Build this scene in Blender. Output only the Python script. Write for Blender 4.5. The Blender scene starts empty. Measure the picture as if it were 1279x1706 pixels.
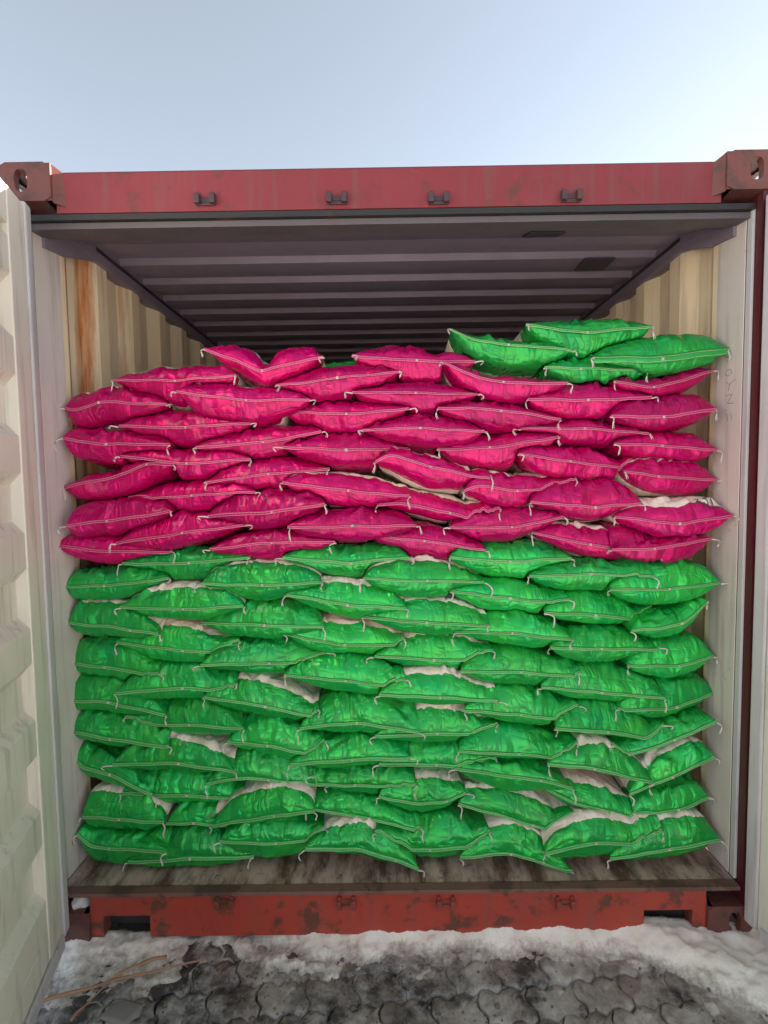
import bpy, math, random
import numpy as np
from mathutils import Vector, Matrix

random.seed(7)
rng = np.random.default_rng(11)
scene = bpy.context.scene
COL = scene.collection

# ------------------------------------------------------------------ camera
FPX, CX, CY = 830.0, 639.5, 853.0
CAM = np.array([-0.0207, -1.6217, 1.5757])
PITCH, YAW, ROLL = -0.0596, -0.004, -0.0144
def _axes(p, y, r):
    f = np.array([math.sin(y) * math.cos(p), math.cos(p) * math.cos(y), math.sin(p)])
    ri = np.array([math.cos(y), -math.sin(y), 0.0])
    up = np.cross(ri, f)
    c, s = math.cos(r), math.sin(r)
    return c * ri + s * up, -s * ri + c * up, f
RI, UP, FW = _axes(PITCH, YAW, ROLL)
cd = bpy.data.cameras.new("camera")
cd.sensor_fit = 'HORIZONTAL'; cd.sensor_width = 36.0; cd.lens = 36.0 * FPX / 1279.0
cd.clip_start = 0.02; cd.clip_end = 2000
cam = bpy.data.objects.new("camera", cd); COL.objects.link(cam)
cam.matrix_world = Matrix(((RI[0], UP[0], -FW[0], CAM[0]), (RI[1], UP[1], -FW[1], CAM[1]),
                           (RI[2], UP[2], -FW[2], CAM[2]), (0, 0, 0, 1)))
scene.camera = cam

# ------------------------------------------------------------------ light
SUN_AZ, SUN_EL = math.radians(71), math.radians(15)
world = bpy.data.worlds.new("World"); scene.world = world; world.use_nodes = True
wn = world.node_tree.nodes; wl = world.node_tree.links
wn.clear()
sky = wn.new('ShaderNodeTexSky'); sky.sky_type = 'NISHITA'; sky.sun_disc = False
sky.sun_elevation = SUN_EL; sky.sun_rotation = SUN_AZ
sky.air_density = 1.0; sky.dust_density = 0.25; sky.ozone_density = 1.2; sky.altitude = 100
bg = wn.new('ShaderNodeBackground'); bg.inputs['Strength'].default_value = 0.05
wo = wn.new('ShaderNodeOutputWorld')
hsv = wn.new('ShaderNodeHueSaturation'); hsv.inputs['Saturation'].default_value = 0.48   # thin winter haze greys the blue
wl.new(sky.outputs[0], hsv.inputs['Color']); veil = wn.new('ShaderNodeMix'); veil.data_type = 'RGBA'; veil.inputs[0].default_value = 0.16   # even high haze over the whole dome
veil.inputs[7].default_value = (1.55, 1.88, 2.20, 1)
wl.new(hsv.outputs[0], veil.inputs[6]); wl.new(veil.outputs[2], bg.inputs[0]); wl.new(bg.outputs[0], wo.inputs[0])
sd = bpy.data.lights.new("sun", 'SUN'); sd.energy = 4.5; sd.angle = math.radians(0.5); sd.color = (1.0, 0.90, 0.80)
sun = bpy.data.objects.new("sun", sd); COL.objects.link(sun)
sdir = Vector((math.sin(SUN_AZ) * math.cos(SUN_EL), math.cos(SUN_AZ) * math.cos(SUN_EL), math.sin(SUN_EL)))
sun.rotation_euler = sdir.to_track_quat('Z', 'Y').to_euler(); sun.location = (6, 6, 8)
scene.view_settings.view_transform = 'Standard'; scene.view_settings.look = 'None'
scene.view_settings.gamma = 1.0; scene.view_settings.use_curve_mapping = False
scene.view_settings.exposure = 2.78

# ------------------------------------------------------------------ helpers
def ray(px, py):
    return RI * ((px - CX) / FPX) - UP * ((py - CY) / FPX) + FW
def on_y(px, py, Y):
    d = ray(px, py); return CAM + d * ((Y - CAM[1]) / d[1])
def on_z(px, py, Z):
    d = ray(px, py); return CAM + d * ((Z - CAM[2]) / d[2])

def link(name, me, mats=None, parent=None):
    o = bpy.data.objects.new(name, me); COL.objects.link(o)
    if mats is not None:
        for m in (mats if isinstance(mats, (list, tuple)) else [mats]):
            me.materials.append(m)
    if parent is not None: o.parent = parent
    return o
def mesh(name, v, f, smooth=False):
    me = bpy.data.meshes.new(name); me.from_pydata([tuple(map(float, p)) for p in v], [], f); me.update()
    if smooth: me.polygons.foreach_set('use_smooth', [True] * len(me.polygons))
    return me
def tag(o, label=None, cat=None, group=None, kind=None):
    if label: o['label'] = label
    if cat: o['category'] = cat
    if group: o['group'] = group
    if kind: o['kind'] = kind
    return o

class MB:
    """collects shapes into one mesh"""
    def __init__(s): s.v = []; s.f = []
    def add(s, v, f):
        n = len(s.v); s.v += [tuple(map(float, p)) for p in v]; s.f += [tuple(n + i for i in q) for q in f]; return s
    def box(s, x0, x1, y0, y1, z0, z1, b=0.0):
        if b <= 0:
            v = [(x, y, z) for x in (x0, x1) for y in (y0, y1) for z in (z0, z1)]
            return s.add(v, [(0, 1, 3, 2), (4, 6, 7, 5), (0, 4, 5, 1), (2, 3, 7, 6), (0, 2, 6, 4), (1, 5, 7, 3)])
        import bmesh
        bm = bmesh.new(); bmesh.ops.create_cube(bm, size=1.0)
        for p in bm.verts:
            p.co = Vector(((x0 + x1) / 2 + p.co.x * (x1 - x0), (y0 + y1) / 2 + p.co.y * (y1 - y0), (z0 + z1) / 2 + p.co.z * (z1 - z0)))
        bmesh.ops.bevel(bm, geom=bm.edges[:], offset=b, segments=2, affect='EDGES', profile=0.6)
        bm.verts.index_update()
        s.add([p.co for p in bm.verts], [[w.index for w in f.verts] for f in bm.faces]); bm.free(); return s
    def prism(s, poly, axis, a, b):
        """poly of 2D points extruded along axis from a to b ('x': poly=(y,z), 'y': poly=(x,z), 'z': poly=(x,y))"""
        n = len(poly)
        def P(p, t): return {'x': (t, p[0], p[1]), 'y': (p[0], t, p[1]), 'z': (p[0], p[1], t)}[axis]
        v = [P(p, a) for p in poly] + [P(p, b) for p in poly]
        f = [tuple(range(n))[::-1], tuple(range(n, 2 * n))] + [(i, (i + 1) % n, n + (i + 1) % n, n + i) for i in range(n)]
        return s.add(v, f)
    def strip(s, prof, axis, a, b, closed=False):
        """an open profile swept along axis"""
        n = len(prof)
        def P(p, t): return {'x': (t, p[0], p[1]), 'y': (p[0], t, p[1]), 'z': (p[0], p[1], t)}[axis]
        v = [P(p, a) for p in prof] + [P(p, b) for p in prof]
        return s.add(v, [(i, i + 1, n + i + 1, n + i) for i in range(n - 1)])
    def tube(s, pts, rad, seg=6):
        pts = np.asarray(pts, float); n = len(pts)
        rad = np.broadcast_to(np.asarray(rad, float), (n,))
        t = np.gradient(pts, axis=0); t /= np.linalg.norm(t, axis=1)[:, None] + 1e-12
        ref = np.where(np.abs(t[:, 2:3]) > 0.9, np.array([[1.0, 0, 0]]), np.array([[0, 0, 1.0]]))
        a = np.cross(t, ref); a /= np.linalg.norm(a, axis=1)[:, None] + 1e-12; b = np.cross(t, a)
        ang = np.linspace(0, 2 * np.pi, seg, endpoint=False)
        v = pts[:, None] + rad[:, None, None] * (np.cos(ang)[None, :, None] * a[:, None] + np.sin(ang)[None, :, None] * b[:, None])
        v = v.reshape(-1, 3)
        f = [(i * seg + j, i * seg + (j + 1) % seg, (i + 1) * seg + (j + 1) % seg, (i + 1) * seg + j) for i in range(n - 1) for j in range(seg)]
        f += [tuple(range(seg))[::-1], tuple((n - 1) * seg + j for j in range(seg))]
        return s.add(v, f)
    def build(s, name, mats, parent=None, smooth=False):
        return link(name, mesh(name, s.v, s.f, smooth), mats, parent)

# vectorised gradient noise
_perm = rng.permutation(512); _perm = np.concatenate([_perm, _perm, _perm])
_gang = rng.uniform(0, 2 * np.pi, 512); _gx, _gy = np.cos(_gang), np.sin(_gang)
def noise2(x, y):
    x = np.asarray(x, float); y = np.asarray(y, float)
    xi = np.floor(x).astype(int); yi = np.floor(y).astype(int); xf = x - xi; yf = y - yi
    u = xf * xf * xf * (xf * (xf * 6 - 15) + 10); v = yf * yf * yf * (yf * (yf * 6 - 15) + 10)
    def g(i, j, dx, dy):
        h = _perm[(_perm[i & 511] + j) & 511]; return _gx[h] * dx + _gy[h] * dy
    a = g(xi, yi, xf, yf); b = g(xi + 1, yi, xf - 1, yf); c = g(xi, yi + 1, xf, yf - 1); d = g(xi + 1, yi + 1, xf - 1, yf - 1)
    return 1.4 * ((a + u * (b - a)) * (1 - v) + (c + u * (d - c)) * v)
def fbm(x, y, o=4):
    s = 0; a = 1.0
    for k in range(o):
        s = s + a * noise2(x * 2 ** k + 17.3 * k, y * 2 ** k - 9.1 * k); a *= 0.5
    return s

# ------------------------------------------------------------------ materials
def new_mat(name):
    m = bpy.data.materials.new(name); m.use_nodes = True
    nt = m.node_tree; b = nt.nodes['Principled BSDF']
    return m, nt, b
def N(nt, t, **k):
    n = nt.nodes.new(t)
    for a, v in k.items(): setattr(n, a, v)
    return n
def ramp(nt, src, stops):
    r = N(nt, 'ShaderNodeValToRGB'); e = r.color_ramp.elements
    while len(e) < len(stops): e.new(0.5)
    for el, (p, c) in zip(e, stops):
        el.position = p; el.color = (c, c, c, 1) if isinstance(c, (int, float)) else (*c, 1)
    nt.links.new(src, r.inputs[0]); return r.outputs[0]
def noise_n(nt, vec, scale, detail=6, rough=0.6, mapping=None):
    if mapping is not None:
        mp = N(nt, 'ShaderNodeMapping'); mp.inputs['Scale'].default_value = mapping; nt.links.new(vec, mp.inputs[0]); vec = mp.outputs[0]
    n = N(nt, 'ShaderNodeTexNoise'); n.inputs['Scale'].default_value = scale; n.inputs['Detail'].default_value = detail
    n.inputs['Roughness'].default_value = rough; nt.links.new(vec, n.inputs['Vector']); return n.outputs[0]
def mixc(nt, fac, a, b):
    m = N(nt, 'ShaderNodeMix', data_type='RGBA')
    for s, i in ((fac, 0), (a, 6), (b, 7)):
        if isinstance(s, bpy.types.NodeSocket): nt.links.new(s, m.inputs[i])
        elif isinstance(s, (int, float)): m.inputs[i].default_value = s
        else: m.inputs[i].default_value = (*s, 1)
    return m.outputs[2]
def math_n(nt, op, a, b=None, c=None):
    m = N(nt, 'ShaderNodeMath', operation=op)
    for i, s in enumerate((a, b, c)):
        if s is None: continue
        if isinstance(s, bpy.types.NodeSocket): nt.links.new(s, m.inputs[i])
        else: m.inputs[i].default_value = s
    return m.outputs[0]
def bump(nt, b, h, strength, dist=0.005):
    n = N(nt, 'ShaderNodeBump'); n.inputs['Strength'].default_value = strength; n.inputs['Distance'].default_value = dist
    nt.links.new(h, n.inputs['Height']); nt.links.new(n.outputs[0], b.inputs['Normal'])
def geo_pos(nt): return N(nt, 'ShaderNodeNewGeometry').outputs['Position']

def paint(name, col, rust=0.35, rust_col=(0.12, 0.04, 0.018), dirt=(0.10, 0.08, 0.07), rough=0.5, streak=True, lo=0.60, dent=0.25):
    """old painted steel: rust blooms, vertical grime streaks, faint dents"""
    m, nt, b = new_mat(name); p = geo_pos(nt)
    c = mixc(nt, ramp(nt, noise_n(nt, p, 3.0, 4), [(0.3, 0.0), (0.8, 1.0)]), col, tuple(x * 0.82 for x in col))
    if streak:
        s = noise_n(nt, p, 1.0, 5, 0.65, mapping=(28, 28, 1.6))
        c = mixc(nt, math_n(nt, 'MULTIPLY', ramp(nt, s, [(0.52, 0), (0.75, 1)]), 0.45), c, dirt)
    r = noise_n(nt, p, 9.0, 9, 0.68)
    rm = ramp(nt, r, [(lo, 0), (lo + 0.07, 1)])
    c = mixc(nt, math_n(nt, 'MULTIPLY', rm, rust), c, rust_col)
    nt.links.new(c, b.inputs['Base Color'])
    nt.links.new(ramp(nt, r, [(0.3, rough - 0.1), (0.7, rough + 0.2)]), b.inputs['Roughness'])
    bump(nt, b, noise_n(nt, p, 14, 6), dent, 0.004)
    return m

M_red = paint('red_container_paint', (0.205, 0.022, 0.029), 0.8, rust_col=(0.10, 0.03, 0.025), lo=0.56)
M_redsill = paint('red_sill_paint', (0.42, 0.05, 0.03), 0.85, rust_col=(0.09, 0.04, 0.025), lo=0.53)
M_darkred = paint('dark_red_post_paint', (0.085, 0.007, 0.012), 0.6, lo=0.60)
M_grey = paint('grey_primer_paint', (0.70, 0.61, 0.56), 0.45, rust_col=(0.20, 0.11, 0.07), lo=0.64)
M_roof = paint('grey_roof_paint', (0.23, 0.18, 0.235), 0.4, rust_col=(0.12, 0.08, 0.07), streak=False, lo=0.63)
M_door = paint('cream_door_paint', (0.77, 0.715, 0.61), 0.35, rust_col=(0.25, 0.15, 0.08), lo=0.66, dent=0.05)
M_lip = paint('dull_lip_paint', (0.105, 0.09, 0.10), 0.4, lo=0.62)
M_dark = paint('near_black', (0.02, 0.018, 0.018), 0.3, streak=False)
M_gasket = paint('worn_grey_gasket', (0.58, 0.54, 0.54), 0.3, rust_col=(0.25, 0.18, 0.15), lo=0.64)

def wall_paint():
    """cream side wall with long orange rust runs close to the door on the left side"""
    m, nt, b = new_mat('cream_wall_paint'); p = geo_pos(nt)
    sx = N(nt, 'ShaderNodeSeparateXYZ'); nt.links.new(p, sx.inputs[0])
    c = mixc(nt, ramp(nt, noise_n(nt, p, 2.0, 4), [(0.3, 0.0), (0.8, 1.0)]), (0.87, 0.72, 0.50), (0.78, 0.61, 0.41))
    s = noise_n(nt, p, 1.0, 6, 0.7, mapping=(30, 20, 1.2))
    c = mixc(nt, math_n(nt, 'MULTIPLY', ramp(nt, s, [(0.5, 0), (0.72, 1)]), 0.5), c, (0.26, 0.16, 0.09))
    # rust runs: bands in Y, only at x<0, fading to the bottom with ragged ends
    wob = math_n(nt, 'MULTIPLY', math_n(nt, 'SUBTRACT', noise_n(nt, p, 1.0, 6, 0.7, mapping=(20, 20, 2.2)), 0.5), 0.10)
    yy = math_n(nt, 'ADD', sx.outputs[1], wob)
    masks = None
    for y0, w, k in ((0.262, 0.020, 0.9), (0.372, 0.046, 1.0), (0.66, 0.02, 0.4)):
        d = math_n(nt, 'ABSOLUTE', math_n(nt, 'SUBTRACT', yy, y0))
        q = N(nt, 'ShaderNodeMapRange'); q.inputs[1].default_value = w; q.inputs[2].default_value = w * 0.45
        q.inputs[3].default_value = 0; q.inputs[4].default_value = k; nt.links.new(d, q.inputs[0])
        masks = q.outputs[0] if masks is None else math_n(nt, 'MAXIMUM', masks, q.outputs[0])
    left = math_n(nt, 'LESS_THAN', sx.outputs[0], 0.0)
    masks = math_n(nt, 'MULTIPLY', masks, left)
    gr = ramp(nt, noise_n(nt, p, 1.0, 6, 0.7, mapping=(40, 40, 5)), [(0.35, 0.55), (0.6, 1.0)])
    c = mixc(nt, math_n(nt, 'MULTIPLY', masks, gr), c, (0.48, 0.15, 0.03))
    nt.links.new(c, b.inputs['Base Color']); b.inputs['Roughness'].default_value = 0.55
    bump(nt, b, noise_n(nt, p, 18, 6), 0.2, 0.004)
    return m
M_wall = wall_paint()

def floor_mat():
    m, nt, b = new_mat('grimy_floor_plate'); p = geo_pos(nt)
    n1 = noise_n(nt, p, 6, 8, 0.7, mapping=(2.6, 0.7, 1)); n2 = noise_n(nt, p, 22, 8, 0.7)
    c = mixc(nt, ramp(nt, n1, [(0.40, 0), (0.58, 1)]), (0.12, 0.062, 0.042), (0.48, 0.35, 0.28))
    c = mixc(nt, ramp(nt, n2, [(0.55, 0), (0.68, 0.8)]), c, (0.07, 0.04, 0.03))
    nt.links.new(c, b.inputs['Base Color']); b.inputs['Roughness'].default_value = 0.6
    bump(nt, b, n2, 0.4, 0.004); return m
M_floor = floor_mat()

M_brown = paint('rust_brown_lip', (0.20, 0.10, 0.075), 0.8, rust_col=(0.08, 0.04, 0.03), lo=0.5)
def sack_mat(name, col, col2, sat_j=0.03):
    m, nt, b = new_mat(name)
    at = N(nt, 'ShaderNodeAttribute', attribute_name='band'); uv = N(nt, 'ShaderNodeUVMap').outputs[0]
    oi = N(nt, 'ShaderNodeObjectInfo').outputs['Random']
    off = N(nt, 'ShaderNodeVectorMath', operation='ADD'); nt.links.new(uv, off.inputs[0])
    cmb = N(nt, 'ShaderNodeCombineXYZ'); nt.links.new(math_n(nt, 'MULTIPLY', oi, 37.0), cmb.inputs[0]); nt.links.new(math_n(nt, 'MULTIPLY', oi, 91.0), cmb.inputs[1])
    nt.links.new(cmb.outputs[0], off.inputs[1]); q = off.outputs[0]
    c = mixc(nt, ramp(nt, noise_n(nt, q, 7, 5), [(0.3, 0), (0.7, 1)]), col, col2)
    hs = N(nt, 'ShaderNodeHueSaturation'); nt.links.new(c, hs.inputs['Color'])
    mr = N(nt, 'ShaderNodeMapRange'); mr.inputs[3].default_value = 0.82; mr.inputs[4].default_value = 1.12; nt.links.new(oi, mr.inputs[0])
    nt.links.new(mr.outputs[0], hs.inputs['Value'])
    c = hs.outputs[0]
    # printed white panel beyond the coloured end band, weave and faint dirt on it
    wc = mixc(nt, ramp(nt, noise_n(nt, q, 14, 6), [(0.4, 0), (0.75, 1)]), (0.88, 0.75, 0.66), (0.80, 0.64, 0.53))
    wm = math_n(nt, 'GREATER_THAN', at.outputs['Fac'], 0.0)
    c = mixc(nt, wm, c, wc)
    nt.links.new(c, b.inputs['Base Color'])
    rr = ramp(nt, noise_n(nt, q, 9, 4), [(0.3, 0.16), (0.7, 0.28)])
    nt.links.new(rr, b.inputs['Roughness'])
    b.inputs['Specular IOR Level'].default_value = 0.12; nt.links.new(math_n(nt, 'MULTIPLY', math_n(nt, 'SUBTRACT', 1.0, wm), 0.40), b.inputs['Metallic'])   # pearl pigment in the coloured film
    b.inputs['Coat Weight'].default_value = 0.40; b.inputs['Coat Roughness'].default_value = 0.10
    # crinkled film: sharp little facets plus fine weave
    vo = N(nt, 'ShaderNodeTexVoronoi', feature='F1', distance='MINKOWSKI'); vo.inputs['Scale'].default_value = 26
    dn = N(nt, 'ShaderNodeTexNoise'); dn.inputs['Scale'].default_value = 9; nt.links.new(q, dn.inputs['Vector'])
    ad = N(nt, 'ShaderNodeVectorMath', operation='MULTIPLY_ADD'); nt.links.new(dn.outputs['Color'], ad.inputs[0]); ad.inputs[1].default_value = (0.08, 0.08, 0); nt.links.new(q, ad.inputs[2])
    mp = N(nt, 'ShaderNodeMapping'); mp.inputs['Scale'].default_value = (1.0, 0.55, 1); nt.links.new(ad.outputs[0], mp.inputs[0])
    nt.links.new(mp.outputs[0], vo.inputs['Vector'])
    h = math_n(nt, 'ADD', math_n(nt, 'MULTIPLY', vo.outputs['Distance'], 0.7), math_n(nt, 'MULTIPLY', noise_n(nt, q, 40, 4, 0.6), 0.35))
    # larger crumples, drawn out along the sack, under the fine crackle
    v2 = N(nt, 'ShaderNodeTexVoronoi', feature='SMOOTH_F1'); v2.inputs['Scale'].default_value = 13; v2.inputs['Smoothness'].default_value = 0.25
    m2 = N(nt, 'ShaderNodeMapping'); m2.inputs['Rotation'].default_value = (0, 0, 0.5); m2.inputs['Scale'].default_value = (1.0, 0.5, 1); nt.links.new(ad.outputs[0], m2.inputs[0])
    nt.links.new(m2.outputs[0], v2.inputs['Vector'])
    b2 = N(nt, 'ShaderNodeBump'); b2.inputs['Strength'].default_value = 0.55; b2.inputs['Distance'].default_value = 0.022
    nt.links.new(v2.outputs['Distance'], b2.inputs['Height'])
    b1 = N(nt, 'ShaderNodeBump'); b1.inputs['Strength'].default_value = 0.42; b1.inputs['Distance'].default_value = 0.007
    nt.links.new(h, b1.inputs['Height']); nt.links.new(b2.outputs[0], b1.inputs['Normal'])
    nt.links.new(b1.outputs[0], b.inputs['Normal']); nt.links.new(b2.outputs[0], b.inputs['Coat Normal'])
    return m
M_mag = sack_mat('magenta_sack_film', (0.55, 0.0010, 0.105), (0.50, 0.0008, 0.135))
M_grn = sack_mat('green_sack_film', (0.006, 0.38, 0.085), (0.035, 0.46, 0.055))
def plain(name, col, rough=0.7, sc=60):
    m, nt, b = new_mat(name); p = geo_pos(nt)
    nt.links.new(mixc(nt, noise_n(nt, p, sc, 4), col, tuple(x * 0.7 for x in col)), b.inputs['Base Color']); b.inputs['Roughness'].default_value = rough
    return m
def hem_mat(name, col):
    m, nt, b = new_mat(name); p = geo_pos(nt)
    nt.links.new(mixc(nt, noise_n(nt, p, 30, 4), col, tuple(x * .75 for x in col)), b.inputs['Base Color'])
    b.inputs['Roughness'].default_value = 0.35; b.inputs['Metallic'].default_value = 0.3; return m
M_hemm = hem_mat('magenta_hem_film', (0.58, 0.010, 0.15)); M_hemg = hem_mat('green_hem_film', (0.035, 0.42, 0.085))
M_thread = plain('white_thread', (0.74, 0.66, 0.60), 0.8)
M_threadm = plain('pink_white_thread', (0.80, 0.36, 0.46), 0.8)
M_threadg = plain('pale_green_thread', (0.48, 0.66, 0.34), 0.8)
M_threadk = plain('dull_knot_thread', (0.62, 0.52, 0.48), 0.85)
M_ink = plain('dark_ink', (0.05, 0.045, 0.06), 0.6)
M_twig = plain('dry_bark', (0.42, 0.23, 0.15), 0.8, 40)

# ------------------------------------------------------------------ ground
def ground_mat():
    m, nt, b = new_mat('dirty_snowy_ground'); p = geo_pos(nt)
    ln = N(nt, 'ShaderNodeVectorMath', operation='LENGTH'); nt.links.new(p, ln.inputs[0])
    n = noise_n(nt, p, 0.9, 8, 0.65); n2 = noise_n(nt, p, 25, 8, 0.7)
    far = N(nt, 'ShaderNodeMapRange'); far.inputs[1].default_value = 1.2; far.inputs[2].default_value = 2.6; nt.links.new(ln.outputs['Value'], far.inputs[0])
    k = math_n(nt, 'ADD', math_n(nt, 'MULTIPLY', far.outputs[0], 0.45), n)
    soil = mixc(nt, n2, (0.05, 0.045, 0.045), (0.14, 0.125, 0.12))
    snow = mixc(nt, n2, (0.82, 0.80, 0.78), (0.70, 0.67, 0.64))
    nt.links.new(mixc(nt, ramp(nt, k, [(0.52, 0), (0.66, 1)]), soil, snow), b.inputs['Base Color']); b.inputs['Roughness'].default_value = 0.8
    bump(nt, b, n2, 0.6, 0.01); return m
M_ground = ground_mat()
gv = []; gf = []
ground = MB().add([(-900, -900, -0.010), (900, -900, -0.010), (900, 900, -0.035), (-900, 900, -0.010)], [(0, 1, 2, 3)]).build('ground', M_ground)
tag(ground, 'snowy paved yard in front of the open container', None, None, 'structure')

def paver_mat():
    m, nt, b = new_mat('worn_paver_concrete'); p = geo_pos(nt)
    oi = N(nt, 'ShaderNodeObjectInfo').outputs['Random']
    n = noise_n(nt, p, 3.2, 8, 0.65); n2 = noise_n(nt, p, 45, 8, 0.7)
    base = mixc(nt, oi, (0.27, 0.23, 0.205), (0.38, 0.33, 0.295))
    base = mixc(nt, ramp(nt, n2, [(0.42, 0), (0.75, .9)]), base, (0.11, 0.095, 0.09))
    # black wet soil smeared over the left half, salt and slush bloom
    sx = N(nt, 'ShaderNodeSeparateXYZ'); nt.links.new(p, sx.inputs[0])
    k = math_n(nt, 'ADD', math_n(nt, 'ADD', n, 0.03), math_n(nt, 'MULTIPLY', sx.outputs[0], -0.13))
    base = mixc(nt, ramp(nt, k, [(0.50, 0), (0.60, 0.9)]), base, (0.028, 0.024, 0.026))
    n3 = noise_n(nt, p, 5.5, 10, 0.72)
    base = mixc(nt, ramp(nt, n3, [(0.47, 0), (0.66, 0.9)]), base, (0.60, 0.57, 0.55))
    nt.links.new(base, b.inputs['Base Color']); nt.links.new(ramp(nt, n3, [(0.3, 0.45), (0.6, 0.85)]), b.inputs['Roughness'])
    bump(nt, b, math_n(nt, 'ADD', n2, n3), 0.7, 0.006); return m
M_paver = paver_mat()
BW, BH = 0.150, 0.098
def warp(p):
    """the common zigzag of interlocking blocks"""
    x, y = p; return np.array([x + 0.013 * math.sin(2 * math.pi * y / BH + .6), y + 0.012 * math.sin(2 * math.pi * x / (BW / 2) + .4)])
ca, sa = math.cos(0.10), math.sin(0.10)
for j in range(-11, 4):
    for i in range(-14, 15):
        x0, y0 = (i + (0.5 if j % 2 else 0)) * BW, j * BH
        edge = []
        for (p0, p1) in (((0, 0), (BW, 0)), ((BW, 0), (BW, BH)), ((BW, BH), (0, BH)), ((0, BH), (0, 0))):
            for t in np.arange(0, 1, 1 / 6 if p0[1] == p1[1] else 1 / 4): edge.append(warp((x0 + p0[0] + (p1[0] - p0[0]) * t, y0 + p0[1] + (p1[1] - p0[1]) * t)))
        edge = np.array(edge); edge = np.stack([edge[:, 0] * ca - edge[:, 1] * sa, edge[:, 0] * sa + edge[:, 1] * ca], 1); c = edge.mean(0)
        if abs(c[0]) > 1.62 or c[1] < -0.93 or c[1] > 0.03: continue
        P = edge - c; rad = np.linalg.norm(P, axis=1); P = P * ((rad - random.uniform(.0015, .004)) / rad)[:, None] * (1 + rng.uniform(-.035, .006, len(P)))[:, None]
        n = len(P); v = []
        for sc, z in ((1.0, -0.03), (1.0, -0.0035), (0.955, -0.0006), (0.60, 0.0)):
            v += [(p[0] * sc, p[1] * sc, z + random.uniform(-.0007, .0007)) for p in P]
        v.append((0, 0, random.uniform(-.002, .0005)))
        f = [(a_ * n + q, a_ * n + (q + 1) % n, (a_ + 1) * n + (q + 1) % n, (a_ + 1) * n + q) for a_ in range(3) for q in range(n)] + [(3 * n + q, 3 * n + (q + 1) % n, 4 * n) for q in range(n)]
        o = link('paver', mesh('paver', v, f, True), M_paver, ground)
        o.location = (c[0], c[1], random.uniform(-.005, .002)); o.rotation_euler = (random.uniform(-.02, .02), random.uniform(-.02, .02), random.uniform(-.02, .02))

def snow_mat():
    m, nt, b = new_mat('dirty_snow'); p = geo_pos(nt)
    n = noise_n(nt, p, 7, 10, 0.7); n2 = noise_n(nt, p, 60, 8, 0.7)
    at = N(nt, 'ShaderNodeAttribute', attribute_name='thick')
    c = mixc(nt, ramp(nt, n, [(0.4, 0), (0.7, 1)]), (0.92, 0.87, 0.80), (0.78, 0.68, 0.58))
    k = math_n(nt, 'ADD', math_n(nt, 'ADD', math_n(nt, 'MULTIPLY', n2, 0.7), math_n(nt, 'MULTIPLY', n, 0.35)), math_n(nt, 'MULTIPLY', at.outputs['Fac'], -14.0))
    c = mixc(nt, ramp(nt, k, [(0.28, 0), (0.62, 0.85)]), c, (0.16, 0.14, 0.135))
    nt.links.new(c, b.inputs['Base Color']); b.inputs['Roughness'].default_value = 0.75
    b.inputs['Subsurface Weight'].default_value = 0.15; b.inputs['Subsurface Radius'].default_value = (0.02, 0.02, 0.02)
    bump(nt, b, math_n(nt, 'ADD', n2, n), 0.6, 0.005); return m
M_snow = snow_mat()
def snow_bank():
    nx, ny = 490, 90
    X, Y = np.meshgrid(np.linspace(-1.75, 2.35, nx), np.linspace(-0.62, 0.16, ny))
    # front rim of the bank wanders: narrow at the left, wide at the right corner
    rim = -0.085 + 0.05 * noise2(X * 2.1 + 3, 0 * X + 1.5) + 0.03 * noise2(X * 7, 0 * X + 8)
    rim = rim + 0.055 * np.clip((-X - .30) / .2, 0, 1) - 0.36 * np.clip((X - 0.75) / 0.6, 0, 1) ** 1.3 - 0.12 * np.exp(-((X + 1.0) / 0.22) ** 2)
    d = (Y - rim)
    h = (0.030 - 0.012 * np.clip((-X - .45) / .2, 0, 1)) * np.clip(d / 0.12, -1, 1)
    h = np.where(d > 0, h, d * 0.22)
    bulk = 0.014 * fbm(X * 5, Y * 5, 5) + 0.007 * fbm(X * 24, Y * 30, 4) + 0.003 * noise2(X * 110, Y * 120)
    h = h + bulk * np.clip((d + 0.10) / 0.14, 0.15, 1)
    h += (0.046 + 0.012 * noise2(X * 6, 0 * X + 2)) * np.exp(-((X - 0.45) / 0.40) ** 2) * np.clip(d / 0.1, 0, 1) + 0.02 * np.exp(-((X + 0.60) / 0.08) ** 2) * np.clip(d / 0.1, 0, 1)
    h += 0.24 * np.clip((X - 1.20) / .22, 0, 1) * np.clip(1.6 - np.abs(Y + .05) / .3, 0, 1)  # added drift out of view at the right, blocks low sun under the door
    h = np.where((Y > 0.03) & (X < 1.22), h - (Y - 0.03) * 0.8, h)
    h = h + (0.026 * np.clip(fbm(X * 6 + 5, Y * 9, 6) + 0.02 - 0.30 * np.clip(X, -.3, 1), 0, 1) + 0.006 * fbm(X * 40, Y * 40, 3)) * (d < 0) * np.clip(1 + d / .6, 0, 1)
    v = np.stack([X, Y, h], -1).reshape(-1, 3)
    f = [(j * nx + i, j * nx + i + 1, (j + 1) * nx + i + 1, (j + 1) * nx + i) for j in range(ny - 1) for i in range(nx - 1)
         if h[j, i] > -0.03 or h[j + 1, i + 1] > -0.03]
    me = mesh('snow_bank', v, f, True)
    a = me.attributes.new('thick', 'FLOAT', 'POINT'); a.data.foreach_set('value', np.clip(h, 0, .1).reshape(-1).astype(np.float32))
    return link('snow_bank', me, M_snow)
tag(snow_bank(), 'ridge of dirty melting snow along the container foot', 'snow', None, 'stuff')

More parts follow.
